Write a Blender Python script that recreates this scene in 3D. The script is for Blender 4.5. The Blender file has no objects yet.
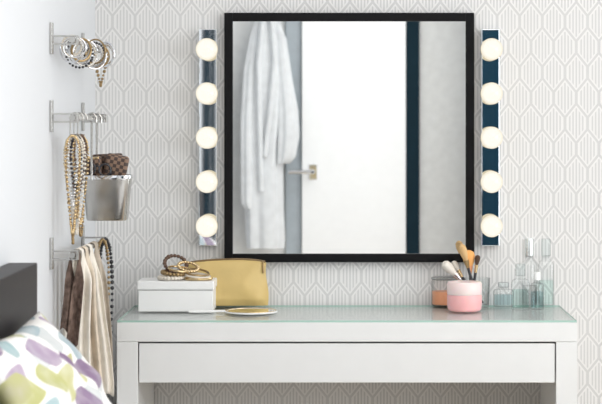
import bpy, bmesh, math, random
from mathutils import Vector, Matrix, Euler
random.seed(7)
scene = bpy.context.scene
COL = scene.collection
try:
    scene.view_settings.view_transform = 'Standard'
except Exception:
    pass
pi = math.pi

# ------------------------------------------------------------ materials
def new_mat(name):
    m = bpy.data.materials.new(name); m.use_nodes = True
    nt = m.node_tree
    for n in list(nt.nodes): nt.nodes.remove(n)
    out = nt.nodes.new('ShaderNodeOutputMaterial')
    return m, nt, out

def mat(name, c, rough=0.5, metal=0.0, var=0.04, vscale=20.0, bump=0.0, bscale=200.0, spec=None, trans=0.0):
    m, nt, out = new_mat(name)
    p = nt.nodes.new('ShaderNodeBsdfPrincipled')
    tc = nt.nodes.new('ShaderNodeTexCoord')
    nz = nt.nodes.new('ShaderNodeTexNoise'); nz.inputs['Scale'].default_value = vscale
    nt.links.new(tc.outputs['Object'], nz.inputs['Vector'])
    rp = nt.nodes.new('ShaderNodeValToRGB')
    rp.color_ramp.elements[0].position = 0.3; rp.color_ramp.elements[1].position = 0.7
    rp.color_ramp.elements[0].color = (c[0]*(1-var), c[1]*(1-var), c[2]*(1-var), 1)
    rp.color_ramp.elements[1].color = (min(1,c[0]*(1+var)), min(1,c[1]*(1+var)), min(1,c[2]*(1+var)), 1)
    nt.links.new(nz.outputs['Fac'], rp.inputs['Fac'])
    nt.links.new(rp.outputs['Color'], p.inputs['Base Color'])
    p.inputs['Roughness'].default_value = rough
    p.inputs['Metallic'].default_value = metal
    if spec is not None: p.inputs['Specular IOR Level'].default_value = spec
    if trans: p.inputs['Subsurface Weight'].default_value = trans; p.inputs['Subsurface Scale'].default_value = 0.01
    if bump:
        n2 = nt.nodes.new('ShaderNodeTexNoise'); n2.inputs['Scale'].default_value = bscale
        nt.links.new(tc.outputs['Object'], n2.inputs['Vector'])
        b = nt.nodes.new('ShaderNodeBump'); b.inputs['Strength'].default_value = bump
        b.inputs['Distance'].default_value = 0.002
        nt.links.new(n2.outputs['Fac'], b.inputs['Height'])
        nt.links.new(b.outputs['Normal'], p.inputs['Normal'])
    nt.links.new(p.outputs[0], out.inputs[0])
    return m

def glass_mat(name, c, k=1.0, rough=0.02, edge=0.6):
    m, nt, out = new_mat(name)
    lw = nt.nodes.new('ShaderNodeLayerWeight'); lw.inputs[0].default_value = 0.5
    pw = nt.nodes.new('ShaderNodeMath'); pw.operation = 'POWER'; pw.inputs[1].default_value = 3.0
    nt.links.new(lw.outputs['Facing'], pw.inputs[0])
    cm = nt.nodes.new('ShaderNodeMix'); cm.data_type = 'RGBA'
    cm.inputs['A'].default_value = (*c, 1); cm.inputs['B'].default_value = (c[0]*edge, c[1]*edge, c[2]*edge, 1)
    nt.links.new(pw.outputs[0], cm.inputs['Factor'])
    t = nt.nodes.new('ShaderNodeBsdfTransparent'); nt.links.new(cm.outputs['Result'], t.inputs[0])
    g = nt.nodes.new('ShaderNodeBsdfGlossy'); g.inputs['Roughness'].default_value = rough
    mm = nt.nodes.new('ShaderNodeMath'); mm.operation = 'MULTIPLY_ADD'; mm.inputs[1].default_value = 0.6*k; mm.inputs[2].default_value = 0.04*k
    nt.links.new(pw.outputs[0], mm.inputs[0])
    mx = nt.nodes.new('ShaderNodeMixShader')
    nt.links.new(mm.outputs[0], mx.inputs[0]); nt.links.new(t.outputs[0], mx.inputs[1]); nt.links.new(g.outputs[0], mx.inputs[2])
    nt.links.new(mx.outputs[0], out.inputs[0])
    return m

class NB:
    def __init__(s, nt): s.nt = nt
    def m(s, op, a, b=None, c=None):
        n = s.nt.nodes.new('ShaderNodeMath'); n.operation = op
        for i, v in enumerate((a, b, c)):
            if v is None: continue
            if isinstance(v, (int, float)): n.inputs[i].default_value = v
            else: s.nt.links.new(v, n.inputs[i])
        return n.outputs[0]

def wallpaper(name, base, line, W=0.064, S=0.032, C=0.040, nl=3.5, x0=0.0):
    m, nt, out = new_mat(name)
    nb = NB(nt)
    tc = nt.nodes.new('ShaderNodeTexCoord'); sp = nt.nodes.new('ShaderNodeSeparateXYZ')
    nt.links.new(tc.outputs['Object'], sp.inputs[0])
    x, z = sp.outputs['X'], sp.outputs['Z']
    P = 2*(S+C)
    def gauge(ox, oz):
        u = nb.m('ADD', x, 100*W + ox); u = nb.m('MODULO', u, W); dx = nb.m('ABSOLUTE', nb.m('SUBTRACT', u, W/2))
        v = nb.m('ADD', z, 100*P + oz); v = nb.m('MODULO', v, P); dz = nb.m('ABSOLUTE', nb.m('SUBTRACT', v, P/2))
        a = nb.m('DIVIDE', dx, W/2)
        b = nb.m('MULTIPLY_ADD', nb.m('SUBTRACT', dz, S/2), 1.0/C, a)
        return nb.m('MAXIMUM', a, b), a
    g1, a1 = gauge(x0, 0)
    g2, a2 = gauge(x0+W/2, P/2)
    g = nb.m('MINIMUM', g1, g2)
    sel = nb.m('LESS_THAN', g1, g2)
    a = nb.m('ADD', nb.m('MULTIPLY', a1, sel), nb.m('MULTIPLY', a2, nb.m('SUBTRACT', 1.0, sel)))
    w = nb.m('COSINE', nb.m('MULTIPLY', a, 2*pi*nl))
    f = nb.m('MULTIPLY_ADD', w, 0.9, 0.45)
    fc = nb.nt.nodes.new('ShaderNodeClamp'); nt.links.new(f, fc.inputs[0])
    inside = nb.m('LESS_THAN', g, 0.70)
    ed = nb.m('GREATER_THAN', g, 0.87)
    k = nb.m('MULTIPLY_ADD', ed, 0.85, nb.m('MULTIPLY', nb.m('MULTIPLY', fc.outputs[0], inside), 0.9))
    kc = nb.nt.nodes.new('ShaderNodeClamp'); nt.links.new(k, kc.inputs[0])
    mx = nt.nodes.new('ShaderNodeMix'); mx.data_type = 'RGBA'
    nt.links.new(kc.outputs[0], mx.inputs['Factor'])
    mx.inputs['A'].default_value = (*base, 1); mx.inputs['B'].default_value = (*line, 1)
    p = nt.nodes.new('ShaderNodeBsdfPrincipled'); p.inputs['Roughness'].default_value = 0.75
    p.inputs['Specular IOR Level'].default_value = 0.2
    nt.links.new(mx.outputs['Result'], p.inputs['Base Color'])
    nt.links.new(p.outputs[0], out.inputs[0])
    return m

def pillow_mat():
    m, nt, out = new_mat('leaf_print_cotton')
    nb = NB(nt)
    tc = nt.nodes.new('ShaderNodeTexCoord')
    def layer(rot, sc, thr, cols, off):
        mp0 = nt.nodes.new('ShaderNodeMapping'); mp0.inputs['Rotation'].default_value = (0, 0, rot)
        nt.links.new(tc.outputs['Object'], mp0.inputs[0])
        mp = nt.nodes.new('ShaderNodeMapping')
        mp.inputs['Scale'].default_value = sc; mp.inputs['Location'].default_value = off
        nt.links.new(mp0.outputs[0], mp.inputs[0])
        v = nt.nodes.new('ShaderNodeTexVoronoi'); v.voronoi_dimensions = '2D'; v.inputs['Scale'].default_value = 1.0
        v.distance = 'MINKOWSKI'; v.inputs['Exponent'].default_value = 1.3
        v.inputs['Randomness'].default_value = 0.55
        nt.links.new(mp.outputs[0], v.inputs['Vector'])
        mask = nb.m('LESS_THAN', v.outputs['Distance'], thr)
        sp = nt.nodes.new('ShaderNodeSeparateColor'); nt.links.new(v.outputs['Color'], sp.inputs[0])
        rp = nt.nodes.new('ShaderNodeValToRGB'); rp.color_ramp.interpolation = 'CONSTANT'
        els = rp.color_ramp.elements
        els[0].position = 0; els[0].color = (*cols[0], 1)
        els[1].position = 1/len(cols); els[1].color = (*cols[1], 1)
        for i in range(2, len(cols)):
            e = els.new(i/len(cols)); e.color = (*cols[i], 1)
        nt.links.new(sp.outputs[0], rp.inputs[0])
        nz = nt.nodes.new('ShaderNodeTexNoise'); nz.inputs['Scale'].default_value = 22
        nt.links.new(tc.outputs['Object'], nz.inputs['Vector'])
        k = nb.m('MULTIPLY', mask, nb.m('MULTIPLY_ADD', nz.outputs['Fac'], 0.9, 0.45))
        kc = nt.nodes.new('ShaderNodeClamp'); nt.links.new(k, kc.inputs[0])
        return kc.outputs[0], rp.outputs[0]
    k1, c1 = layer(0.35, (7.0, 11.5, 1), 0.42, [(0.24,0.17,0.26),(0.42,0.42,0.18),(0.32,0.39,0.42),(0.20,0.13,0.22),(0.50,0.49,0.26),(0.34,0.26,0.36)], (0.45,0.6,0))
    k2, c2 = layer(-0.6, (6.6, 11.5, 1), 0.34, [(0.30,0.42,0.44),(0.46,0.45,0.22),(0.36,0.28,0.38),(0.52,0.54,0.54)], (3.3,1.7,0))
    mx = nt.nodes.new('ShaderNodeMix'); mx.data_type = 'RGBA'
    mx.inputs['A'].default_value = (0.75, 0.735, 0.71, 1)
    nt.links.new(k2, mx.inputs['Factor']); nt.links.new(c2, mx.inputs['B'])
    my = nt.nodes.new('ShaderNodeMix'); my.data_type = 'RGBA'
    nt.links.new(k1, my.inputs['Factor']); nt.links.new(mx.outputs['Result'], my.inputs['A']); nt.links.new(c1, my.inputs['B'])
    p = nt.nodes.new('ShaderNodeBsdfPrincipled'); p.inputs['Roughness'].default_value = 0.85
    nt.links.new(my.outputs['Result'], p.inputs['Base Color']); nt.links.new(p.outputs[0], out.inputs[0])
    return m

def checker_mat(name, a, b, sc):
    m, nt, out = new_mat(name)
    tc = nt.nodes.new('ShaderNodeTexCoord'); ck = nt.nodes.new('ShaderNodeTexChecker')
    ck.inputs['Scale'].default_value = sc; ck.inputs[1].default_value = (*a, 1); ck.inputs[2].default_value = (*b, 1)
    nt.links.new(tc.outputs['Object'], ck.inputs[0])
    p = nt.nodes.new('ShaderNodeBsdfPrincipled'); p.inputs['Roughness'].default_value = 0.45
    nt.links.new(ck.outputs[0], p.inputs['Base Color']); nt.links.new(p.outputs[0], out.inputs[0])
    return m

def bulb_mat():
    m, nt, out = new_mat('lit_opal_glass')
    tc = nt.nodes.new('ShaderNodeTexCoord'); sp = nt.nodes.new('ShaderNodeSeparateXYZ')
    nt.links.new(tc.outputs['Generated'], sp.inputs[0])
    rp = nt.nodes.new('ShaderNodeValToRGB')
    e = rp.color_ramp.elements
    e[0].position = 0.15; e[0].color = (1.0, 0.98, 0.88, 1)
    e[1].position = 0.55; e[1].color = (0.78, 0.66, 0.45, 1)
    nt.links.new(sp.outputs['Y'], rp.inputs[0])
    em = nt.nodes.new('ShaderNodeEmission'); em.inputs[1].default_value = 1.05
    nt.links.new(rp.outputs[0], em.inputs[0])
    gl = nt.nodes.new('ShaderNodeBsdfGlossy'); gl.inputs['Roughness'].default_value = 0.1
    mx = nt.nodes.new('ShaderNodeMixShader'); mx.inputs[0].default_value = 0.03
    nt.links.new(em.outputs[0], mx.inputs[1]); nt.links.new(gl.outputs[0], mx.inputs[2])
    nt.links.new(mx.outputs[0], out.inputs[0])
    return m

M = {}
M['wp'] = wallpaper('wallpaper_hexagon', (0.78,0.775,0.765), (0.585,0.585,0.58))
M['white_wall'] = mat('painted_wall', (0.69,0.71,0.735), 0.6, var=0.005, vscale=2)
M['far_wall'] = mat('far_wall_paint', (0.82,0.83,0.83), 0.7)
M['ceil'] = mat('ceiling_paint', (0.85,0.85,0.85), 0.8)
M['floor'] = mat('floor_wood', (0.55,0.45,0.34), 0.5, var=0.15, vscale=6)
M['white_lac'] = mat('white_lacquer', (0.80,0.81,0.805), 0.28, var=0.01)
M['tglass'] = glass_mat('table_glass', (0.99,1.0,0.995), 0.55, edge=0.985)
M['tglass_edge'] = mat('green_glass_edge', (0.40,0.60,0.53), 0.15)
M['black'] = mat('black_stained_wood', (0.004,0.004,0.005), 0.5, spec=0.15)
M['mirror'] = mat('mirror_silver', (0.96,0.98,0.98), 0.0, 1.0, var=0.0)
M['chrome'] = mat('chrome', (0.80,0.81,0.84), 0.06, 1.0, var=0.0)
M['barchrome'] = mat('bar_chrome', (0.85,0.88,0.91), 0.03, 1.0, var=0.0)
M['steel'] = mat('brushed_steel', (0.54,0.53,0.51), 0.22, 1.0, bump=0.1)
M['bulb'] = bulb_mat()
M['gold'] = mat('gold_metal', (0.68,0.52,0.30), 0.25, 1.0)
M['goldbag'] = mat('gold_leather', (0.60,0.44,0.17), 0.5, 0.05, var=0.06, vscale=15, bump=0.25, bscale=60)
M['golddark'] = mat('brass_zip', (0.34,0.24,0.12), 0.35, 0.8)
M['zipbrown'] = mat('zip_brown', (0.20,0.13,0.06), 0.5, 0.3)
M['boxw'] = mat('box_white', (0.84,0.84,0.83), 0.4, var=0.01)
M['brown'] = mat('brown_bead', (0.12,0.065,0.04), 0.3)
M['pearl'] = mat('pearl', (0.75,0.69,0.60), 0.25)
M['darkb'] = mat('dark_bead', (0.03,0.03,0.035), 0.2)
M['navy'] = mat('navy_paint', (0.006,0.032,0.055), 0.6, spec=0.1)
M['navy2'] = mat('dark_slate_paint', (0.014,0.030,0.042), 0.9, spec=0.0)
M['door'] = mat('door_white', (0.94,0.95,0.96), 0.4, var=0.01)
M['trimg'] = mat('trim_grey', (0.42,0.47,0.51), 0.5)
M['robe'] = mat('terry_robe', (0.76,0.78,0.80), 0.95, var=0.05, bump=0.5, bscale=300)
M['hb'] = mat('black_brown_wood', (0.012,0.010,0.012), 0.45, var=0.3, vscale=8, spec=0.2)
M['matt'] = mat('mattress_white', (0.8,0.8,0.8), 0.9)
M['pillow'] = pillow_mat()
M['scarf_cream'] = mat('cream_cloth', (0.80,0.75,0.67), 0.9, var=0.08, vscale=30, spec=0.1)
M['scarf_brown'] = mat('brown_cloth', (0.15,0.105,0.085), 0.9, var=0.5, vscale=60, spec=0.1)
M['scarf_olive'] = mat('taupe_cloth', (0.46,0.40,0.33), 0.9, var=0.2, vscale=40, spec=0.1)
M['scarf_tan'] = mat('beige_cloth', (0.66,0.57,0.46), 0.9, var=0.12, vscale=30, spec=0.1)
M['checkcase'] = checker_mat('check_canvas', (0.05,0.03,0.025), (0.24,0.15,0.10), 110)
M['leather'] = checker_mat('dark_check_canvas', (0.035,0.022,0.018), (0.13,0.075,0.05), 150)
M['cg'] = glass_mat('clear_glass', (0.985,0.997,0.997), 1.0, edge=0.50)
M['mint'] = glass_mat('mint_liquid', (0.88,0.965,0.945), 0.1, edge=0.95)
M['teal'] = glass_mat('aqua_liquid', (0.86,0.955,0.965), 0.1, edge=0.95)
M['rose'] = glass_mat('rose_liquid', (0.95,0.88,0.85), 0.1, edge=0.95)
M['frost'] = glass_mat('frosted_lid', (0.94,0.97,0.97), 0.9, rough=0.3, edge=0.6)
M['coral'] = mat('coral_wax', (0.86,0.36,0.18), 0.4)
M['pink'] = mat('pink_cream', (0.86,0.46,0.46), 0.3, trans=0.3)
M['palepink'] = mat('pale_pink_lid', (0.86,0.70,0.68), 0.3, trans=0.3)
M['whitep'] = mat('white_plastic', (0.85,0.85,0.84), 0.3, var=0.01)
M['bris1'] = mat('orange_bristle', (0.85,0.42,0.14), 0.9, bump=0.6)
M['bris4'] = mat('tan_bristle', (0.70,0.46,0.22), 0.9, bump=0.6)
M['bris2'] = mat('dark_bristle', (0.10,0.06,0.04), 0.9, bump=0.6)
M['bris3'] = mat('cream_bristle', (0.78,0.73,0.66), 0.9, bump=0.6)
M['copperred'] = mat('copper_ferrule', (0.75,0.35,0.2), 0.3, 0.9)
M['capm'] = mat('satin_cap', (0.76,0.80,0.80), 0.25, 0.8)

# ------------------------------------------------------------ helpers
def mkobj(name, me, mt, parent=None, loc=(0,0,0), rot=(0,0,0), smooth=True, auto=35):
    o = bpy.data.objects.new(name, me)
    if mt: me.materials.append(mt)
    COL.objects.link(o)
    o.location = loc; o.rotation_euler = rot
    if parent: o.parent = parent
    if smooth:
        for p in me.polygons: p.use_smooth = True
        try: me.set_sharp_from_angle(angle=math.radians(auto))
        except Exception: pass
    return o

def tag(o, label, cat, group=None):
    o['label'] = label; o['category'] = cat
    if group: o['group'] = group
    return o

def empty(name, loc, label, cat, group=None, rot=(0,0,0)):
    o = bpy.data.objects.new(name, None); COL.objects.link(o)
    o.location = loc; o.rotation_euler = rot; o.empty_display_size = 0.05
    return tag(o, label, cat, group)

def fin(bm, name):
    bmesh.ops.recalc_face_normals(bm, faces=bm.faces)
    me = bpy.data.meshes.new(name); bm.to_mesh(me); bm.free(); return me

def bbox(bm, a, b, bev=0.0, seg=3):
    c = [(a[i]+b[i])/2 for i in range(3)]; s = [abs(b[i]-a[i]) for i in range(3)]
    r = bmesh.ops.create_cube(bm, size=1.0, matrix=Matrix.Translation(c) @ Matrix.Diagonal((*s,1)))
    if bev:
        es = set()
        for v in r['verts']:
            for e in v.link_edges: es.add(e)
        bmesh.ops.bevel(bm, geom=list(es), offset=bev, segments=seg, profile=0.5, affect='EDGES')

def box(name, a, b, mt, parent=None, bev=0.0, loc=(0,0,0), rot=(0,0,0), seg=3):
    bm = bmesh.new(); bbox(bm, a, b, bev, seg)
    return mkobj(name, fin(bm, name), mt, parent, loc, rot, auto=(12 if seg <= 3 else 40))

def boxes(name, lst, mt, parent=None, bev=0.0, loc=(0,0,0)):
    bm = bmesh.new()
    for a, b in lst: bbox(bm, a, b, bev, 2)
    return mkobj(name, fin(bm, name), mt, parent, loc, auto=12)

def struct(o): o['kind'] = 'structure'; return o

def lathe(name, prof, mt, parent=None, loc=(0,0,0), rot=(0,0,0), n=40, sx=1, sy=1, power=None, caps=True):
    verts, faces = [], []
    for r, z in prof:
        for i in range(n):
            a = 2*pi*i/n; ca, sa = math.cos(a), math.sin(a)
            if power:
                k = (abs(ca)**power + abs(sa)**power)**(-1/power)
            else: k = 1
            verts.append((r*ca*k*sx, r*sa*k*sy, z))
    for j in range(len(prof)-1):
        for i in range(n):
            faces.append((j*n+i, j*n+(i+1)%n, (j+1)*n+(i+1)%n, (j+1)*n+i))
    if caps:
        faces.append(tuple(range(n))[::-1]); faces.append(tuple((len(prof)-1)*n+i for i in range(n)))
    me = bpy.data.meshes.new(name); me.from_pydata(verts, [], faces); me.update()
    bm = bmesh.new(); bm.from_mesh(me); bmesh.ops.remove_doubles(bm, verts=bm.verts, dist=1e-6)
    bmesh.ops.recalc_face_normals(bm, faces=bm.faces); bm.to_mesh(me); bm.free()
    return mkobj(name, me, mt, parent, loc, rot)

def tube_geo(pts, rad, closed=False, n=10, base=0):
    pts = [Vector(p) for p in pts]; N = len(pts)
    rads = rad if isinstance(rad, (list, tuple)) else [rad]*N
    verts, faces = [], []
    up = None
    for i, p in enumerate(pts):
        if closed: t = pts[(i+1) % N] - pts[i-1]
        else: t = pts[min(i+1, N-1)] - pts[max(i-1, 0)]
        t.normalize()
        if up is None:
            up = t.orthogonal().normalized()
        else:
            up = (up - t*up.dot(t))
            up = up.normalized() if up.length > 1e-6 else t.orthogonal().normalized()
        s = t.cross(up)
        for k in range(n):
            a = 2*pi*k/n
            verts.append(p + (up*math.cos(a) + s*math.sin(a))*rads[i])
    R = N if closed else N-1
    for i in range(R):
        j = (i+1) % N
        for k in range(n):
            faces.append((base+i*n+k, base+i*n+(k+1)%n, base+j*n+(k+1)%n, base+j*n+k))
    if not closed:
        faces.append(tuple(base+k for k in range(n))[::-1]); faces.append(tuple(base+(N-1)*n+k for k in range(n)))
    return verts, faces

def tube(name, paths, rad, mt, parent=None, closed=False, loc=(0,0,0), rot=(0,0,0), n=10):
    if not isinstance(paths[0][0], (list, tuple, Vector)): paths = [paths]
    V, F = [], []
    for p in paths:
        v, f = tube_geo(p, rad, closed, n, len(V)); V += v; F += f
    me = bpy.data.meshes.new(name); me.from_pydata(V, [], F); me.update()
    bm = bmesh.new(); bm.from_mesh(me); bmesh.ops.recalc_face_normals(bm, faces=bm.faces); bm.to_mesh(me); bm.free()
    return mkobj(name, me, mt, parent, loc, rot)

def beads(name, pts, rads, mt, parent=None, loc=(0,0,0), rot=(0,0,0), sub=2):
    bm = bmesh.new()
    for p, r in zip(pts, rads):
        bmesh.ops.create_icosphere(bm, subdivisions=sub, radius=r, matrix=Matrix.Translation(p))
    return mkobj(name, fin(bm, name), mt, parent, loc, rot, auto=180)

def sheet(name, fn, nu, nv, mt, parent=None, loc=(0,0,0), rot=(0,0,0), thick=0.002):
    V, F = [], []
    for j in range(nv+1):
        for i in range(nu+1):
            V.append(fn(i/nu, j/nv))
    for j in range(nv):
        for i in range(nu):
            a = j*(nu+1)+i; F.append((a, a+1, a+nu+2, a+nu+1))
    me = bpy.data.meshes.new(name); me.from_pydata(V, [], F); me.update()
    o = mkobj(name, me, mt, parent, loc, rot, auto=180)
    s = o.modifiers.new('solid', 'SOLIDIFY'); s.thickness = thick; s.offset = 0
    return o

def arc(c, r, a0, a1, n, plane='xz'):
    L = []
    for i in range(n+1):
        a = a0+(a1-a0)*i/n
        if plane == 'xz': L.append((c[0]+r*math.cos(a), c[1], c[2]+r*math.sin(a)))
        elif plane == 'xy': L.append((c[0]+r*math.cos(a), c[1]+r*math.sin(a), c[2]))
        else: L.append((c[0], c[1]+r*math.cos(a), c[2]+r*math.sin(a)))
    return L

# ------------------------------------------------------------ room
XL, XR, YF, H = -0.721, 2.7, -5.8, 2.6
struct(box('wall_back', (XL-0.1, 0, 0), (XR+0.1, 0.1, H), M['wp']))
struct(box('wall_left', (XL-0.1, YF, 0), (XL, 0, H), M['white_wall']))
struct(box('wall_front', (XL-0.1, YF-0.1, 0), (XR+0.1, YF, H), M['far_wall']))
struct(box('floor', (XL-0.1, YF-0.1, -0.1), (XR+0.1, 0.1, 0), M['floor']))
struct(box('ceiling', (XL-0.1, YF-0.1, H), (XR+0.1, 0.1, H+0.1), M['ceil']))
wy0, wy1, wz0, wz1 = -4.4, -0.9, 0.5, 2.3
struct(boxes('wall_right', [((XR, YF, 0), (XR+0.1, wy0, H)), ((XR, wy1, 0), (XR+0.1, 0, H)),
                            ((XR, wy0, 0), (XR+0.1, wy1, wz0)), ((XR, wy0, wz1), (XR+0.1, wy1, H))], M['ceil']))
struct(boxes('window_1', [((XR+0.02, wy0, wz0), (XR+0.08, wy0+0.06, wz1)), ((XR+0.02, wy1-0.06, wz0), (XR+0.08, wy1, wz1)),
                          ((XR+0.02, wy0+0.06, wz0), (XR+0.08, wy1-0.06, wz0+0.06)), ((XR+0.02, wy0+0.06, wz1-0.06), (XR+0.08, wy1-0.06, wz1)),
                          ((XR+0.02, (wy0+wy1)/2-0.03, wz0+0.06), (XR+0.08, (wy0+wy1)/2+0.03, wz1-0.06))], M['whitep']))
d = struct(box('door_1', (-0.28, YF+0.001, 0.02), (0.325, YF+0.06, 2.08), M['door'], bev=0.004))
struct(box('trim_1', (-0.375, YF+0.001, 0), (-0.283, YF+0.03, 2.16), M['trimg'], bev=0.004))
struct(box('trim_2', (0.328, YF+0.001, 0), (0.405, YF+0.05, 2.16), M['navy2'], bev=0.003))
struct(box('trim_3', (-0.375, YF+0.001, 2.161), (0.405, YF+0.04, 2.25), M['trimg'], bev=0.003))
struct(box('reflected_strip_1', (XL+0.001, -4.22, 0), (XL+0.02, -3.95, 2.2), M['navy2'], bev=0.003))  # unseen dark strip, added to darken the reflection in the left lamp bar
struct(box('reflected_strip_2', (XL+0.001, -4.62, 0), (XL+0.02, -4.52, 2.2), M['navy2'], bev=0.003))  # second added strip, also only for the left bar's dark reflection
h = tag(tube('door_handle', [[(0,0,0),(0,0.045,0),(-0.01,0.055,0),(-0.03,0.058,0),(-0.14,0.055,0)]], 0.012, M['chrome'], loc=(-0.215, YF+0.061, 1.01)), 'chrome lever handle on the white door', 'door handle')
box('handle_plate', (-0.022, 0.0, -0.045), (0.022, 0.006, 0.045), M['chrome'], h, bev=0.002)
wd = empty('reflected_cabinet', (0.825, YF+0.02, 0), 'tall dark navy wardrobe added for its reflection in the lamp bar', 'reflected_cabinet')  # unseen navy cabinet, added so the right lamp bar reflects something dark
box('body', (-0.13, 0, 0.0), (0.75, 0.35, 2.2), M['navy'], wd, bev=0.004)
box('door', (-0.128, 0.352, 0.06), (0.308, 0.372, 2.18), M['navy'], wd, bev=0.003)
box('door', (0.312, 0.352, 0.06), (0.74, 0.372, 2.18), M['navy'], wd, bev=0.003)

# bathrobe
rb = empty('bathrobe', (-0.480, YF+0.11, 0), 'white terry bathrobe hanging from a wall hook', 'bathrobe')
def loft(name, secs, mt, parent, folds=0, n=72, amp=0.0, loc=(0,0,0), rot=(0,0,0)):
    V, F = [], []
    for k, (cx, cy, z, rx, ry) in enumerate(secs):
        for i in range(n):
            a = 2*pi*i/n
            q = 1 + amp*(math.sin(folds*a + 0.25*k) + 0.5*math.sin((folds*1.0+3)*a - 0.2*k)) if folds else 1
            V.append((cx+rx*math.cos(a)*q, cy+ry*math.sin(a)*q, z))
    for j in range(len(secs)-1):
        for i in range(n):
            F.append((j*n+i, j*n+(i+1)%n, (j+1)*n+(i+1)%n, (j+1)*n+i))
    F.append(tuple(range(n))); F.append(tuple((len(secs)-1)*n+i for i in range(n)))
    me = bpy.data.meshes.new(name); me.from_pydata(V, [], F); me.update()
    bm = bmesh.new(); bm.from_mesh(me); bmesh.ops.recalc_face_normals(bm, faces=bm.faces); bm.to_mesh(me); bm.free()
    return mkobj(name, me, mt, parent, loc, rot, auto=80)
loft('robe_body', [(-0.015,0,0.57,0.100,0.06),(-0.015,0,0.62,0.105,0.064),(-0.02,0,0.8,0.100,0.062),(-0.015,0,1.0,0.094,0.058),(-0.01,0,1.14,0.092,0.054),(0,0,1.3,0.098,0.054),
     (0,0,1.55,0.100,0.052),(0,0,1.75,0.088,0.045),(0,0,1.88,0.064,0.035),(0,0,1.96,0.038,0.025),(0,0,2.0,0.015,0.012)], M['robe'], rb, 6, amp=0.12)
loft('sleeve', [(0.096,0.03,1.06,0.034,0.03),(0.112,0.03,1.10,0.050,0.036),(0.124,0.03,1.22,0.058,0.046),(0.122,0.02,1.36,0.054,0.042),(0.10,0.01,1.55,0.042,0.035),(0.078,0,1.78,0.032,0.03),(0.045,0,1.9,0.02,0.02)], M['robe'], rb, 5, amp=0.09)
loft('sleeve', [(-0.100,0.03,0.80,0.03,0.03),(-0.108,0.03,0.84,0.040,0.034),(-0.110,0.03,1.3,0.040,0.036),(-0.095,0.01,1.6,0.038,0.035),(-0.068,0,1.8,0.03,0.03),(-0.045,0,1.9,0.02,0.02)], M['robe'], rb, 5, amp=0.09)
tube('collar', [[(-0.03,0.062,0.9),(-0.04,0.066,1.3),(-0.045,0.06,1.65),(-0.028,0.045,1.86),(0.0,0.035,1.95),(0.03,0.045,1.86),(0.048,0.06,1.65),(0.02,0.066,1.35),(-0.01,0.068,1.1)]], 0.016, M['robe'], rb)
hk = tag(tube('coat_hook', [[(0,0,0),(0,0.06,0),(0,0.10,0.0),(0,0.12,0.02),(0,0.125,0.045)]], 0.007, M['chrome'], loc=(-0.480, YF+0.001, 2.0)), 'chrome coat hook holding the bathrobe', 'hook')

# ------------------------------------------------------------ dressing table
TZ = 0.777; GT = 0.006; TOP = TZ+GT
tx0, tx1, ty0, ty1 = -0.608, 0.592, -0.425, -0.012
dt = empty('dressing_table', (0,0,0), 'white lacquered dressing table with glass top and one wide drawer', 'dressing table')
box('tabletop', (tx0, ty0, TZ-0.050), (tx1, ty1, TZ), M['white_lac'], dt, bev=0.0015)
box('side_panel', (tx0, ty0, 0), (tx0+0.055, ty1, TZ-0.0505), M['white_lac'], dt, bev=0.0015)
box('side_panel', (tx1-0.055, ty0, 0), (tx1, ty1, TZ-0.0505), M['white_lac'], dt, bev=0.0015)
dr = box('drawer', (tx0+0.058, ty0+0.003, TZ-0.157), (tx1-0.058, ty0+0.021, TZ-0.0545), M['white_lac'], dt, bev=0.0015)
boxes('drawer_box', [((tx0+0.07, ty0+0.022, TZ-0.145), (tx1-0.07, ty1-0.03, TZ-0.135)),
                     ((tx0+0.07, ty0+0.022, TZ-0.135), (tx0+0.082, ty1-0.03, TZ-0.07)),
                     ((tx1-0.082, ty0+0.022, TZ-0.135), (tx1-0.07, ty1-0.03, TZ-0.07)),
                     ((tx0+0.082, ty1-0.042, TZ-0.135), (tx1-0.082, ty1-0.03, TZ-0.07))], M['white_lac'], dr)
gt = box('glass_top', (tx0+0.001, ty0+0.001, TZ+0.0003), (tx1-0.001, ty1, TOP), M['tglass'], dt, bev=0.0008)
gt['label'] = 'clear greenish glass sheet'
gt.data.materials.append(M['tglass_edge'])
for p in gt.data.polygons:
    if abs(p.normal.z) < 0.5: p.material_index = 1

# ------------------------------------------------------------ mirror
mx0, mx1, mz0, mz1 = (224.5-350)/354.5, (474-350)/354.5, 1.3-(262-122)/354.5, 1.3-(13-122)/354.5
mcx, mcz = (mx0+mx1)/2, (mz0+mz1)/2
mw, mh = (mx1-mx0)/2, (mz1-mz0)/2
mr = empty('wall_mirror', (mcx, -0.001, mcz), 'large square mirror with black wooden frame', 'mirror')
fw = 0.0235
boxes('frame', [((-mw,-0.026,-mh),(-mw+fw,0,mh)), ((mw-fw,-0.026,-mh),(mw,0,mh)),
                ((-mw+fw,-0.026,mh-fw),(mw-fw,0,mh)), ((-mw+fw,-0.026,-mh),(mw-fw,0,-mh+fw))], M['black'], mr, bev=0.0012)
box('mirror_glass', (-mw+fw-0.003,-0.016,-mh+fw-0.003), (mw-fw+0.003,-0.010,mh-fw+0.003), M['mirror'], mr)

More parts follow.
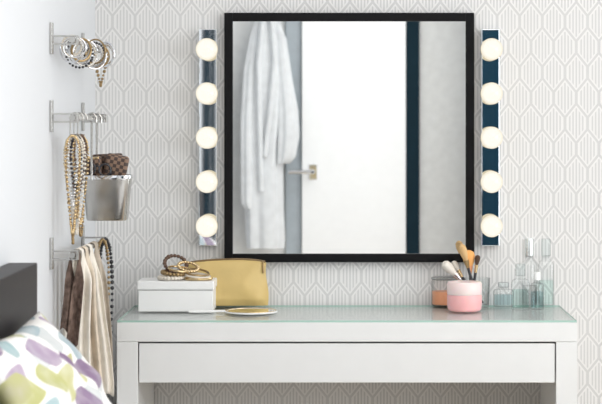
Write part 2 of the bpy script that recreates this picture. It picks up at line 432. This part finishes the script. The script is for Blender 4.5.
# ------------------------------------------------------------ lamps
def lamp(px, first=None):
    zc = 1.3-(137.5-122)/354
    loc = ((px-350)/354, -0.001, zc)
    L = empty('wall_lamp', loc, 'chrome strip wall lamp with five lit round bulbs', 'wall lamp', 'bulb strip lamps beside the mirror')
    if first is None:
        box('lamp_bar', (-0.0255,-0.028,-0.305), (0.0255,0,0.305), M['barchrome'], L, bev=0.002)
        for i in range(5):
            z = (2-i)*0.1235
            lathe('bulb_socket', [(0,0),(0.014,0),(0.014,0.004),(0.0125,0.01),(0.0115,0.010),(0,0.010)], M['whitep'], L, loc=(0,-0.0282,z), rot=(pi/2,0,0))
            prof = [(0,0),(0.0115,0)]
            for k in range(3, 25):
                a = -pi/2 + pi*k/24
                if math.cos(a)*0.031 < 0.0125 and a < 0: continue
                prof.append((0.031*math.cos(a), 0.031+0.031*math.sin(a)))
            me_o = lathe('bulb', prof, M['bulb'], L, loc=(0,-0.0385,z), rot=(0,0,0))
            me_o.data.transform(Matrix.Rotation(pi/2, 4, 'X'))
    else:
        for c in first.children:
            k = c.copy(); COL.objects.link(k); k.parent = L
    return L
L1 = lamp(208.5)
L2 = lamp(490, L1)

# ------------------------------------------------------------ box + jewellery
def Y(py): return -(5.4 - (1.3-TOP)*1909/(py-122))
def X(px, y): return (px-350)*(5.4+y)/1909
def Z(py, y): return 1.3-(py-122)*(5.4+y)/1909
yb = Y(312)
bx0, bx1 = X(137, yb), X(214, yb)
jb = empty('storage_box', ((bx0+bx1)/2, yb, TOP+0.0005), 'white lidded box on the dressing table', 'box')
w2 = (bx1-bx0)/2
box('box_body', (-w2+0.003, 0.003, 0), (w2-0.003, 0.122, 0.058), M['boxw'], jb, bev=0.002)
box('box_lid', (-w2, 0, 0.0595), (w2, 0.125, 0.083), M['boxw'], jb, bev=0.003)
btop = TOP+0.084
def ringbeads(R, n, r, jitter=0.0, ell=1.0):
    pts = [(R*math.cos(2*pi*i/n), R*ell*math.sin(2*pi*i/n), random.uniform(-jitter, jitter)) for i in range(n)]
    return pts, [r*random.uniform(0.85, 1.1) for _ in range(n)]
g = 'jewellery on the white box'
def bracelet(kind, loc, rot, R, r, mt, label, n=18):
    if kind == 'beads':
        p, q = ringbeads(R, n, r)
        o = beads('bead_bracelet', p, q, mt, loc=loc, rot=rot)
    else:
        o = tube('bangle', arc((0,0,0), R, 0, 2*pi*(35/36), 35, 'xy'), r, mt, closed=True, loc=loc, rot=rot, n=8)
    return tag(o, label, 'bracelet', g)
yj = yb+0.06
bracelet('beads', (X(175,yj), yj+0.020, btop+0.040), (0.80,0.1,0.3), 0.031, 0.0060, M['brown'], 'brown bead bracelet leaning on other bracelets', 20)
bracelet('beads', (X(172,yj), yj-0.02, btop+0.0065), (0,0,0.3), 0.033, 0.006, M['pearl'], 'cream bead bracelet lying on the white box', 22)
bracelet('beads', (X(174,yj), yj-0.015, btop+0.019), (0.1,0.05,0.3), 0.030, 0.006, M['golddark'], 'bronze bead bracelet stacked on cream beads', 18)
bracelet('bangle', (X(180,yj), yj-0.012, btop+0.029), (0.12,0.15,0), 0.031, 0.003, M['gold'], 'gold bangle resting on stacked bead bracelets')
bracelet('beads', (X(188,yj), yj+0.005, btop+0.034), (0.40,0.1,0.3), 0.028, 0.0050, M['gold'], 'gold bead bracelet lying on other bracelets', 22)
bracelet('bangle', (X(199,yj), yj-0.02, btop+0.004), (0.0,0.0,0), 0.036, 0.0035, M['gold'], 'gold bangle lying on the white box')
bracelet('bangle', (X(198,yj), yj-0.018, btop+0.012), (0.08,0.1,0), 0.034, 0.003, M['pearl'], 'cream bangle stacked on another bangle')
bracelet('bangle', (X(197,yj), yj-0.010, btop+0.020), (0.2,0.15,0), 0.033, 0.003, M['golddark'], 'bronze bangle leaning on stacked bangles')

# ------------------------------------------------------------ gold clutch
yc = -0.062
cx = X(226.5, yc)
cl = empty('clutch_bag', (cx, yc, TOP+0.0005), 'gold leather zip clutch bag standing on the table', 'bag')
def pouch(u, v):
    a = 2*pi*u
    hw = 0.116 - 0.004*v + 0.003*math.sin(6*v)
    th = 0.030*(1-v)**0.6 + 0.0045
    th *= min(1, 0.55+3*v)
    ca, sa = math.cos(a), math.sin(a)
    x = hw*math.copysign(abs(ca)**0.35, ca)
    y = th*math.copysign(abs(sa)**0.7, sa)
    edge = 1-(abs(x)/hw)**6
    y *= 0.35+0.65*edge
    y += 0.004*math.sin(x*40+v*5)*(1-v)*edge + 0.002*math.sin(x*70-9*v)*edge + 0.003*math.sin(v*9+x*22)*edge*(1-v)
    z = 0.004+0.124*v + 0.003*math.sin(x*18+1)*v - 0.005*(abs(x)/hw)**4*v
    return (x, y, z)
V, F = [], []
NU, NV = 96, 30
for j in range(NV+1):
    for i in range(NU): V.append(pouch(i/NU, j/NV))
for j in range(NV):
    for i in range(NU): F.append((j*NU+i, j*NU+(i+1)%NU, (j+1)*NU+(i+1)%NU, (j+1)*NU+i))
F.append(tuple(range(NU))[::-1]); F.append(tuple(NV*NU+i for i in range(NU)))
me = bpy.data.meshes.new('bag_body'); me.from_pydata(V, [], F); me.update()
mkobj('bag_body', me, M['goldbag'], cl, auto=70)
zp = [(x/100*0.108, 0, 0.1295+0.003*math.sin(x/100*0.108*18+1)-0.005*(abs(x)/100)**4) for x in range(-100, 101, 8)]
tube('zip', [zp], 0.0034, M['zipbrown'], cl)
tube('zip_pull', [[(0.100,-0.004,0.128),(0.103,-0.010,0.120),(0.104,-0.012,0.095)]], [0.0015,0.002,0.003], M['golddark'], cl)

# ------------------------------------------------------------ hand mirror
yh = Y(312.5)
hm = empty('hand_mirror', (X(251, yh), yh, TOP+0.0005), 'white hand mirror with gold rim lying on the glass', 'hand mirror', rot=(0,0,0.12))
lathe('mirror_rim', [(0,0),(0.068,0),(0.072,0.0015),(0.072,0.0035),(0.069,0.005),(0.065,0.005),(0.064,0.0038),(0,0.0038)], M['whitep'], hm)
tube('gold_ring', arc((0,0,0.005), 0.068, 0, 2*pi*47/48, 47, 'xy'), 0.0011, M['gold'], hm, closed=True)
lathe('mirror_face', [(0,0.0039),(0.0635,0.0039),(0.0635,0.0047),(0,0.0047)], M['mirror'], hm)
tube('handle', [[(-0.070,0,0.004),(-0.09,0,0.004),(-0.12,0,0.004),(-0.15,0,0.004),(-0.168,0,0.004)]], [0.0036,0.0034,0.0036,0.0038,0.003], M['whitep'], hm)

# ------------------------------------------------------------ cosmetics
def jar(name, px, py, w, hpx, label, cat):
    y = Y(py) + w*(5.2)/1909/2
    s = (5.4+y)/1909
    r = w*s/2; hh = hpx*s
    e = empty(name, (X(px, y), y, TOP+0.0005), label, cat)
    return e, r, hh
e, r, hh = jar('cream_jar', 446, 307, 29, 26, 'wide clear glass jar with orange contents', 'jar')
lathe('jar_glass', [(0,0),(r*0.92,0),(r,0.003),(r,hh*0.95),(r*0.96,hh),(0,hh)], M['cg'], e)
lathe('cream', [(0,0.003),(r*0.93,0.004),(r*0.96,0.006),(r*0.96,hh*0.55),(0,hh*0.57)], M['coral'], e)
lathe('jar_lid', [(0,hh+0.0005),(r*1.02,hh+0.0005),(r*1.02,hh+0.006),(r*0.9,hh+0.008),(0,hh+0.008)], M['frost'], e)
e, r, hh = jar('cream_jar', 464.5, 312.5, 35, 29, 'round pink cream jar with pale lid', 'jar')
lathe('jar_body', [(0,0),(r*0.86,0),(r*0.95,0.004),(r,hh*0.2),(r,hh*0.5),(r*0.98,hh*0.56),(0,hh*0.56)], M['pink'], e)
lathe('jar_lid', [(0,hh*0.565),(r*0.98,hh*0.565),(r*1.0,hh*0.60),(r*1.0,hh*0.93),(r*0.94,hh),(0,hh)], M['palepink'], e)
yt = -0.075
tb = empty('tumbler', (X(477, yt), yt, TOP+0.0005), 'clear glass tumbler holding makeup brushes', 'glass')
R = 0.037; Ht = 0.082
lathe('glass', [(0,0),(R*0.86,0),(R*0.9,0.003),(R,Ht-0.001),(R*0.98,Ht),(R*0.95,Ht-0.001),(R*0.86,0.008),(0,0.007)], M['cg'], tb)
tbx = X(477, yt)
def brush(dx0, px, py, ty, wb, hb, mt, hmat, fmat, label):
    a = Vector((tbx+dx0, yt, TOP+0.012)); yb_ = yt+ty
    b = Vector((X(px, yb_), yb_, Z(py, yb_)))
    L = (b-a).length; q = (b-a).to_track_quat('Z', 'Y').to_euler()
    e = empty('makeup_brush', a, label, 'brush', 'makeup brushes in the tumbler', rot=q)
    zb = L-hb
    lathe('handle', [(0,0),(0.0025,0.001),(0.0035,0.01),(0.0045,zb*0.5),(0.004,zb-0.022),(0,zb-0.022)], hmat, e, n=16)
    lathe('ferrule', [(0,zb-0.022),(0.0042,zb-0.022),(wb*0.5,zb),(0,zb)], fmat, e, n=20)
    lathe('bristles', [(0,zb),(wb*0.48,zb),(wb*0.8,zb+hb*0.3),(wb*1.0,zb+hb*0.62),(wb*0.85,zb+hb*0.86),(wb*0.4,zb+hb*0.98),(0,zb+hb)], mt, e, n=24, sy=0.7)
brush(0.004, 461, 244, -0.015, 0.016, 0.048, M['bris4'], M['darkb'], M['golddark'], 'makeup brush with tan bristles and dark handle')
brush(-0.012, 468, 250, 0.02, 0.020, 0.046, M['bris1'], M['darkb'], M['copperred'], 'full makeup brush with orange bristles and copper ferrule')
brush(-0.016, 478, 255, 0.01, 0.010, 0.028, M['bris2'], M['darkb'], M['gold'], 'slim makeup brush with dark bristles')
brush(0.018, 443, 262, 0.005, 0.020, 0.048, M['bris3'], M['darkb'], M['chrome'], 'fluffy cream powder brush with dark handle')
brush(0.0, 453, 261, 0.03, 0.012, 0.030, M['bris3'], M['darkb'], M['gold'], 'small pale eyeshadow brush in the tumbler')

def bottle(px, py, w, hb, hcap, wc, liquid, capm, label, power=None, fill=0.7, depth=1.0):
    y = Y(py)+w*0.00136*depth; s = (5.4+y)/1909
    r = w*s/2; H1 = hb*s; H2 = hcap*s; rc = wc*s/2
    e = empty('perfume_bottle', (X(px,y), y, TOP+0.0005), label, 'bottle')
    lathe('bottle_glass', [(0,0),(r*0.92,0),(r,0.003),(r,H1*0.80),(r*0.85,H1*0.88),(rc*0.9,H1*0.92),(rc*0.85,H1),(0,H1)], M['cg'], e, power=power, sy=depth)
    lathe('liquid', [(0,0.005),(r*0.86,0.005),(r*0.9,0.009),(r*0.9,H1*fill),(0,H1*fill)], liquid, e, power=power, sy=depth)
    lathe('bottle_cap', [(0,H1+0.0003),(rc,H1+0.0003),(rc,H1+H2*0.9),(rc*0.9,H1+H2),(0,H1+H2)], capm, e)
    return e
bottle(503.5, 307, 20, 19, 5, 11, M['teal'], M['frost'], 'short square clear bottle with aqua liquid', power=6, fill=0.6, depth=0.6)
bottle(520.5, 310.5, 18, 34, 12, 10, M['mint'], M['frost'], 'square clear bottle with mint liquid and glass stopper', power=6, fill=0.6, depth=0.5)
bottle(529.5, 305.5, 15, 49, 17, 9, M['cg'], M['capm'], 'tall clear bottle with silver cap', fill=0.4)
bottle(537, 310, 14, 29, 8, 7, M['teal'], M['whitep'], 'small clear bottle with white cap', fill=0.6)
bottle(546, 305.5, 15, 49, 17, 9, M['mint'], M['frost'], 'tall clear square glass bottle with glass stopper', power=5, fill=0.5, depth=0.8)

# ------------------------------------------------------------ wall rails
RX = -0.666
def rail(z, label):
    e = empty('wall_rail', (XL+0.0005, 0, z), label, 'rail', 'steel rails on the side wall')
    y0, y1 = -0.81, -0.27; off = RX-XL-0.0005
    tube('rail_bar', [[(off, y0-0.014, 0),(off, y1+0.014, 0)]], 0.0075, M['steel'], e, n=16)
    for y in (y0, y1):
        boxes('bracket', [((0.006, y-0.011, -0.0115), (off+0.009, y+0.011, -0.0078)), ((0.006, y-0.011, 0.0078), (off+0.009, y+0.011, 0.0115)), ((off+0.009, y-0.011, -0.0115), (off+0.013, y+0.011, 0.0115))], M['steel'], e, bev=0.0005)
        box('wall_plate', (0,y-0.013,-0.034), (0.006,y+0.013,0.042), M['steel'], e, bev=0.001)
rz = [1.497, 1.31, 0.98]
for z in rz: rail(z, 'brushed steel wall rail with two flat brackets')

gg = 'bracelets hanging on the top rail'
cols = [('chrome','silver'),('steel','grey metal'),('pearl','cream'),('chrome','silver'),('golddark','bronze'),('chrome','silver'),('darkb','black'),('steel','grey metal')]
for i in range(24):
    c, nm = cols[i % 8]
    y = -0.785+0.0215*i
    R = random.uniform(0.021, 0.035); r = random.choice([0.0018,0.0022,0.0030])
    tilt = random.uniform(-0.7, 0.7); sw = random.uniform(-0.12,0.12)
    th = random.uniform(-0.75, 0.75)
    loc = (max(RX-(R)*math.sin(th)*0.8, XL+R+0.005), y, rz[0]-R*math.cos(th)+0.004+r)
    if i % 4 == 2:
        p = [(R*math.cos(2*pi*k/24), 0, R*math.sin(2*pi*k/24)) for k in range(24)]
        o = beads('bead_bracelet', p, [0.0034]*24, M[c], loc=loc, rot=(sw,0,tilt))
        tag(o, nm+' bead bracelet hanging on the rail', 'bracelet', gg)
    else:
        o = tube('bangle', arc((0,0,0), R, 0, 2*pi*35/36, 35), r, M[c], closed=True, loc=loc, rot=(sw,0,tilt), n=8)
        tag(o, nm+' bangle hanging on the rail', 'bracelet', gg)
def loop(name, y, z, wx, hz, r, mt, label, cat, group, kind='beads', n=40, rot=0.2, x=None):
    pts = []
    for k in range(n):
        a = 2*pi*k/n
        pts.append((wx*math.sin(a)*(0.55-0.45*math.cos(a+pi)) , 0.004*math.sin(3*a), -hz/2+hz/2*math.cos(a)))
    xx = RX if x is None else x
    if kind == 'beads': o = beads(name, pts, [r*random.uniform(0.75,1.3) for _ in pts], mt, loc=(xx, y, z), rot=(0,0,rot), sub=1)
    else: o = tube(name, pts, r, mt, closed=True, loc=(xx, y, z), rot=(0,0,rot), n=8)
    return tag(o, label, cat, group)
loop('bead_bracelet', -0.30, rz[0]+0.010, 0.024, 0.11, 0.0042, M['golddark'], 'bronze bead bracelet hanging on the rail', 'bracelet', gg, n=30)
hg = 'hooks hanging on the middle rail'
hooks_y = [-0.785, -0.72, -0.655]
for y in hooks_y:
    pts = [(0.0125,0,-0.004)] + arc((0.001,0,0.001), 0.0115, 0, pi, 8) + [(-0.0105,0,-0.02),(-0.0105,0,-0.04)] + [(-0.0105+0.008-0.008*math.cos(a),0,-0.04-0.008*math.sin(a)) for a in [k*pi/6 for k in range(1,7)]]
    tag(tube('rail_hook', [pts], 0.0016, M['steel'], loc=(RX, y, rz[1]), n=8), 'small steel hook hanging on the rail', 'hook', hg)
ng = 'necklaces hanging on the rails'
specs = [(-0.792,0.028,0.235,0.0036,'gold','long gold bead necklace on a hook',70),
 (-0.787,0.018,0.17,0.0030,'chrome','silver bead necklace on a hook',56),
 (-0.782,0.024,0.26,0.0036,'golddark','long bronze bead necklace on a hook',76),
 (-0.776,0.034,0.20,0.0032,'pearl','wide cream bead necklace on a hook',66),
 (-0.726,0.020,0.15,0.0040,'darkb','black bead necklace on a hook',42),
 (-0.720,0.030,0.24,0.0036,'pearl','long cream pearl necklace on a hook',66),
 (-0.714,0.016,0.20,0.0040,'gold','narrow gold bead necklace on a hook',50),
 (-0.708,0.026,0.18,0.0030,'brown','fine brown bead necklace on a hook',60),
 (-0.660,0.022,0.12,0.0040,'brown','short brown bead necklace on a hook',36),
 (-0.654,0.030,0.22,0.0034,'gold','slim gold bead necklace on a hook',66),
 (-0.648,0.024,0.25,0.0036,'golddark','slim bronze bead necklace on a hook',66)]
for (y, wx, hz, r, c, lb, n) in specs:
    loop('necklace', y, rz[1]-0.043, wx, hz, r, M[c], lb, 'necklace', ng, n=n, rot=random.uniform(-0.4,0.4), x=RX-0.004)
loop('necklace', -0.37, rz[2]+0.010, 0.024, 0.38, 0.0046, M['golddark'], 'long bronze bead necklace beside the scarves', 'necklace', ng, n=76, x=RX+0.014)
loop('necklace', -0.34, rz[2]+0.010, 0.026, 0.46, 0.0052, M['darkb'], 'long black bead necklace beside the scarves', 'necklace', ng, n=84, x=RX+0.018)

# container
cy = -0.43; cR = 24.5*(5.4+cy)/1909; ccx = max(X(107.5, cy), XL+cR+0.004); crim = Z(175, cy); cH = 45*(5.4+cy)/1909
ct = empty('utensil_container', (ccx, cy, crim-cH), 'brushed steel square container hanging from the rail', 'container')
PW = 5; SY = 0.8
lathe('container_body', [(0,0),(cR*0.78,0),(cR*0.82,0.004),(cR*0.97,cH-0.004),(cR*0.95,cH-0.004),(cR*0.80,0.006),(0,0.004)], M['steel'], ct, n=96, power=PW, sy=SY)
lathe('rim', [(cR*0.955,cH-0.010),(cR*1.0,cH-0.010),(cR*1.015,cH-0.005),(cR*1.0,cH),(cR*0.955,cH)], M['chrome'], ct, n=96, power=PW, sy=SY, caps=False)
dxr = RX-ccx
def hangpath(sy):
    yy = sy*cR*SY*0.99
    zt = rz[1]-(crim-cH)
    return [(dxr, yy, cH-0.012), (dxr, yy, cH+0.01), (dxr, yy, zt-0.012), (dxr-0.011, yy, zt+0.002), (dxr-0.007, yy, zt+0.0105), (dxr+0.004, yy, zt+0.0125), (dxr+0.0115, yy, zt+0.003), (dxr+0.0115, yy, zt-0.012)]
tube('hanger', [hangpath(1)], 0.003, M['steel'], ct)
tube('hanger', [hangpath(-1)], 0.003, M['steel'], ct)
tag(box('glasses_case', (-0.030,-0.012,-0.052), (0.030,0.012,0.052), M['checkcase'], bev=0.009, loc=(X(115,cy), cy-0.008, crim+0.002), rot=(0.05,0.20,0.1), seg=5), 'brown checked spectacle case standing in the container', 'case')
tag(box('cosmetic_pouch', (-0.040,-0.010,-0.045), (0.040,0.010,0.045), M['leather'], bev=0.006, loc=(X(107,cy), cy+0.022, crim+0.010), rot=(0.0,-0.05,0.0), seg=5), 'dark patterned flat pouch at the back of the container', 'pouch')
cs = tag(box('coin_purse', (-0.024,-0.011,-0.042), (0.024,0.011,0.042), M['checkcase'], bev=0.006, loc=(X(92,cy)+0.006, cy-0.012, crim+0.004), rot=(0.05,-0.10,-0.1), seg=5), 'dark brown checked purse standing in the container', 'purse')
box('clasp', (-0.020,-0.0115,0.037), (0.020,0.0115,0.043), M['gold'], cs, bev=0.002)
sg = tag(tube('sunglasses', [arc((-0.020,0,0), 0.015, 0, 2*pi, 20), arc((0.020,0,0), 0.015, 0, 2*pi, 20), [(-0.006,0,0.005),(0,0,0.009),(0.006,0,0.005)],[(0.034,0,0.006),(0.036,0.010,0.004),(0.036,0.015,-0.02)]], 0.0026, M['darkb'], loc=(X(99,cy), cy-0.036, crim+0.016), rot=(-0.15,0.1,0.1)), 'dark framed glasses resting on the container rim', 'glasses')

# scarves
sgp = 'scarves hanging on the lower rail'
def scarf(y, w, L1_, L2_, mt, label, ph, twist, spread, nf=2.2, xo=0.0, top=0.6):
    tot = L1_+L2_
    def fn(u, v):
        t = v*tot - L1_
        side = 1 if t > 0 else -1
        dd = abs(t)
        r0 = 0.0100
        if dd < r0*pi/2:
            a = t/r0; bx, bz = r0*math.sin(a), r0*math.cos(a); k = 0
        else:
            k = (dd-r0*pi/2)
            bx, bz = side*(r0+spread*min(1,k*3)), -k
        q = min(1, k/0.10)
        q2 = min(1, k/0.35)
        q = q*q*(3-2*q)
        ww = w*(top+(1-top)*(0.6*q+0.4*q2))
        uu = (u-0.5)*ww
        ang = twist*q
        wave = (0.003+0.005*q)*math.sin(u*2*pi*nf+ph+side)*min(1,k*14)
        x = bx*(1-0.3*q) + wave*math.cos(ang) + uu*math.sin(ang) + xo*q2 + 0.003*math.sin(k*16+ph)*q
        yy = uu*math.cos(ang) - wave*math.sin(ang)
        return (max(x, XL-RX+0.004), yy, bz+0.006*math.sin(u*7+ph)*q)
    o = sheet('scarf', fn, 48, 80, mt, loc=(RX, y, rz[2]))
    return tag(o, label, 'scarf', sgp)
scarf(-0.775, 0.030, 0.20, 0.24, M['scarf_brown'], 'dark brown patterned scarf hanging on the rail', 0.3, 1.3, 0.003, 1.0, -0.024, 0.8)
scarf(-0.71, 0.048, 0.28, 0.33, M['scarf_cream'], 'flat cream strap scarf hanging on the rail', 1.2, 1.25, 0.006, 2.0, -0.006, 0.7)
scarf(-0.64, 0.048, 0.30, 0.37, M['scarf_tan'], 'beige scarf hanging on the rail', 2.2, 1.2, 0.008, 2.0, 0.010, 0.8)
scarf(-0.56, 0.058, 0.27, 0.39, M['scarf_cream'], 'long cream scarf hanging on the rail', 3.0, 1.1, 0.006, 2.4, 0.026, 0.7)
scarf(-0.46, 0.065, 0.28, 0.38, M['scarf_olive'], 'taupe scarf hanging on the rail', 4.1, 1.0, 0.006, 2.2, 0.012, 0.8)

# ------------------------------------------------------------ bed + pillow
bd = empty('bed', (XL+0.001, -2.3, 0), 'dark wooden bed with tall headboard', 'bed')
box('headboard', (0.0, -0.95, 0.0), (0.060, 0.93, 1.003), M['hb'], bd, bev=0.002)
box('bed_frame', (0.061, -0.9, 0.12), (2.0, 0.88, 0.32), M['hb'], bd, bev=0.004)
box('mattress', (0.065, -0.86, 0.321), (1.98, 0.84, 0.47), M['matt'], bd, bev=0.03)
def cushion(hw, hh, T, name, mt, loc, rot):
    n = 60; V = []; F = []
    for side in (1, -1):
        for j in range(n+1):
            for i in range(n+1):
                u = -1+2*i/n; v = -1+2*j/n
                px_ = hw*u*(1-0.05*(1-abs(v))*abs(u)) ; py_ = hh*v*(1-0.05*(1-abs(u))*abs(v))
                b = max(0,(1-abs(u)**2.6))**0.55*max(0,(1-abs(v)**2.6))**0.55
                wv = 0.008*math.sin(9*u+4*v)*b+0.005*math.sin(13*v-5*u)*b+0.004*math.sin(21*v+14*u+2*math.sin(6*u))*b
                V.append((px_, py_, side*(T*b)+wv))
        base = 0 if side == 1 else (n+1)**2
        for j in range(n):
            for i in range(n):
                a = base+j*(n+1)+i
                F.append((a, a+1, a+n+2, a+n+1) if side == 1 else (a, a+n+1, a+n+2, a+1))
    me = bpy.data.meshes.new(name); me.from_pydata(V, [], F); me.update()
    bm = bmesh.new(); bm.from_mesh(me); bmesh.ops.remove_doubles(bm, verts=bm.verts, dist=1e-5)
    bmesh.ops.recalc_face_normals(bm, faces=bm.faces); bm.to_mesh(me); bm.free()
    o = mkobj(name, me, mt, None, loc, rot, auto=180)
    return o
tilt = math.radians(59)
R_ = Matrix(((0, -math.cos(tilt), math.sin(tilt)), (1, 0, 0), (0, math.sin(tilt), math.cos(tilt)))).to_euler()
tag(cushion(0.33, 0.250, 0.065, 'pillow', M['pillow'], (-0.505, -1.84, 0.700), R_), 'white pillow with purple, green and grey leaf print', 'pillow')

# ------------------------------------------------------------ lights
def area(name, loc, rot, sx, sy, e, c):
    l = bpy.data.lights.new(name, 'AREA'); l.shape = 'RECTANGLE'; l.size = sx; l.size_y = sy; l.energy = e; l.color = c
    o = bpy.data.objects.new(name, l); COL.objects.link(o); o.location = loc; o.rotation_euler = rot
    return o
area('window_light', (XR-0.03, (wy0+wy1)/2, 1.5), (0, pi/2, 0), 1.7, 3.3, 62, (0.965,0.98,1.0))
area('ceiling_fill', (0.9, -2.8, H-0.03), (0,0,0), 2.4, 3.6, 44, (1.0,0.985,0.96))  # added overhead fill for the closed room, not a known fixture
area('ceiling_fill', (0.4, -4.6, H-0.03), (0,0,0), 1.2, 0.6, 10, (1.0,0.985,0.96))  # added fill that brightens the far wall and door for the mirror
w = bpy.data.worlds.new('sky'); scene.world = w; w.use_nodes = True
w.node_tree.nodes['Background'].inputs[0].default_value = (0.9,0.95,1,1)
w.node_tree.nodes['Background'].inputs[1].default_value = 1.0

# ------------------------------------------------------------ camera
cd = bpy.data.cameras.new('camera'); cam = bpy.data.objects.new('camera', cd); COL.objects.link(cam)
cam.location = (0, -5.4, 1.30); cam.rotation_euler = (pi/2, 0, 0)
cd.sensor_width = 36; cd.lens = 1909/602*36
cd.shift_x = -49/602; cd.shift_y = -80/602
cd.clip_start = 0.05
cd.dof.use_dof = True; cd.dof.focus_distance = 5.15; cd.dof.aperture_fstop = 8
scene.camera = cam
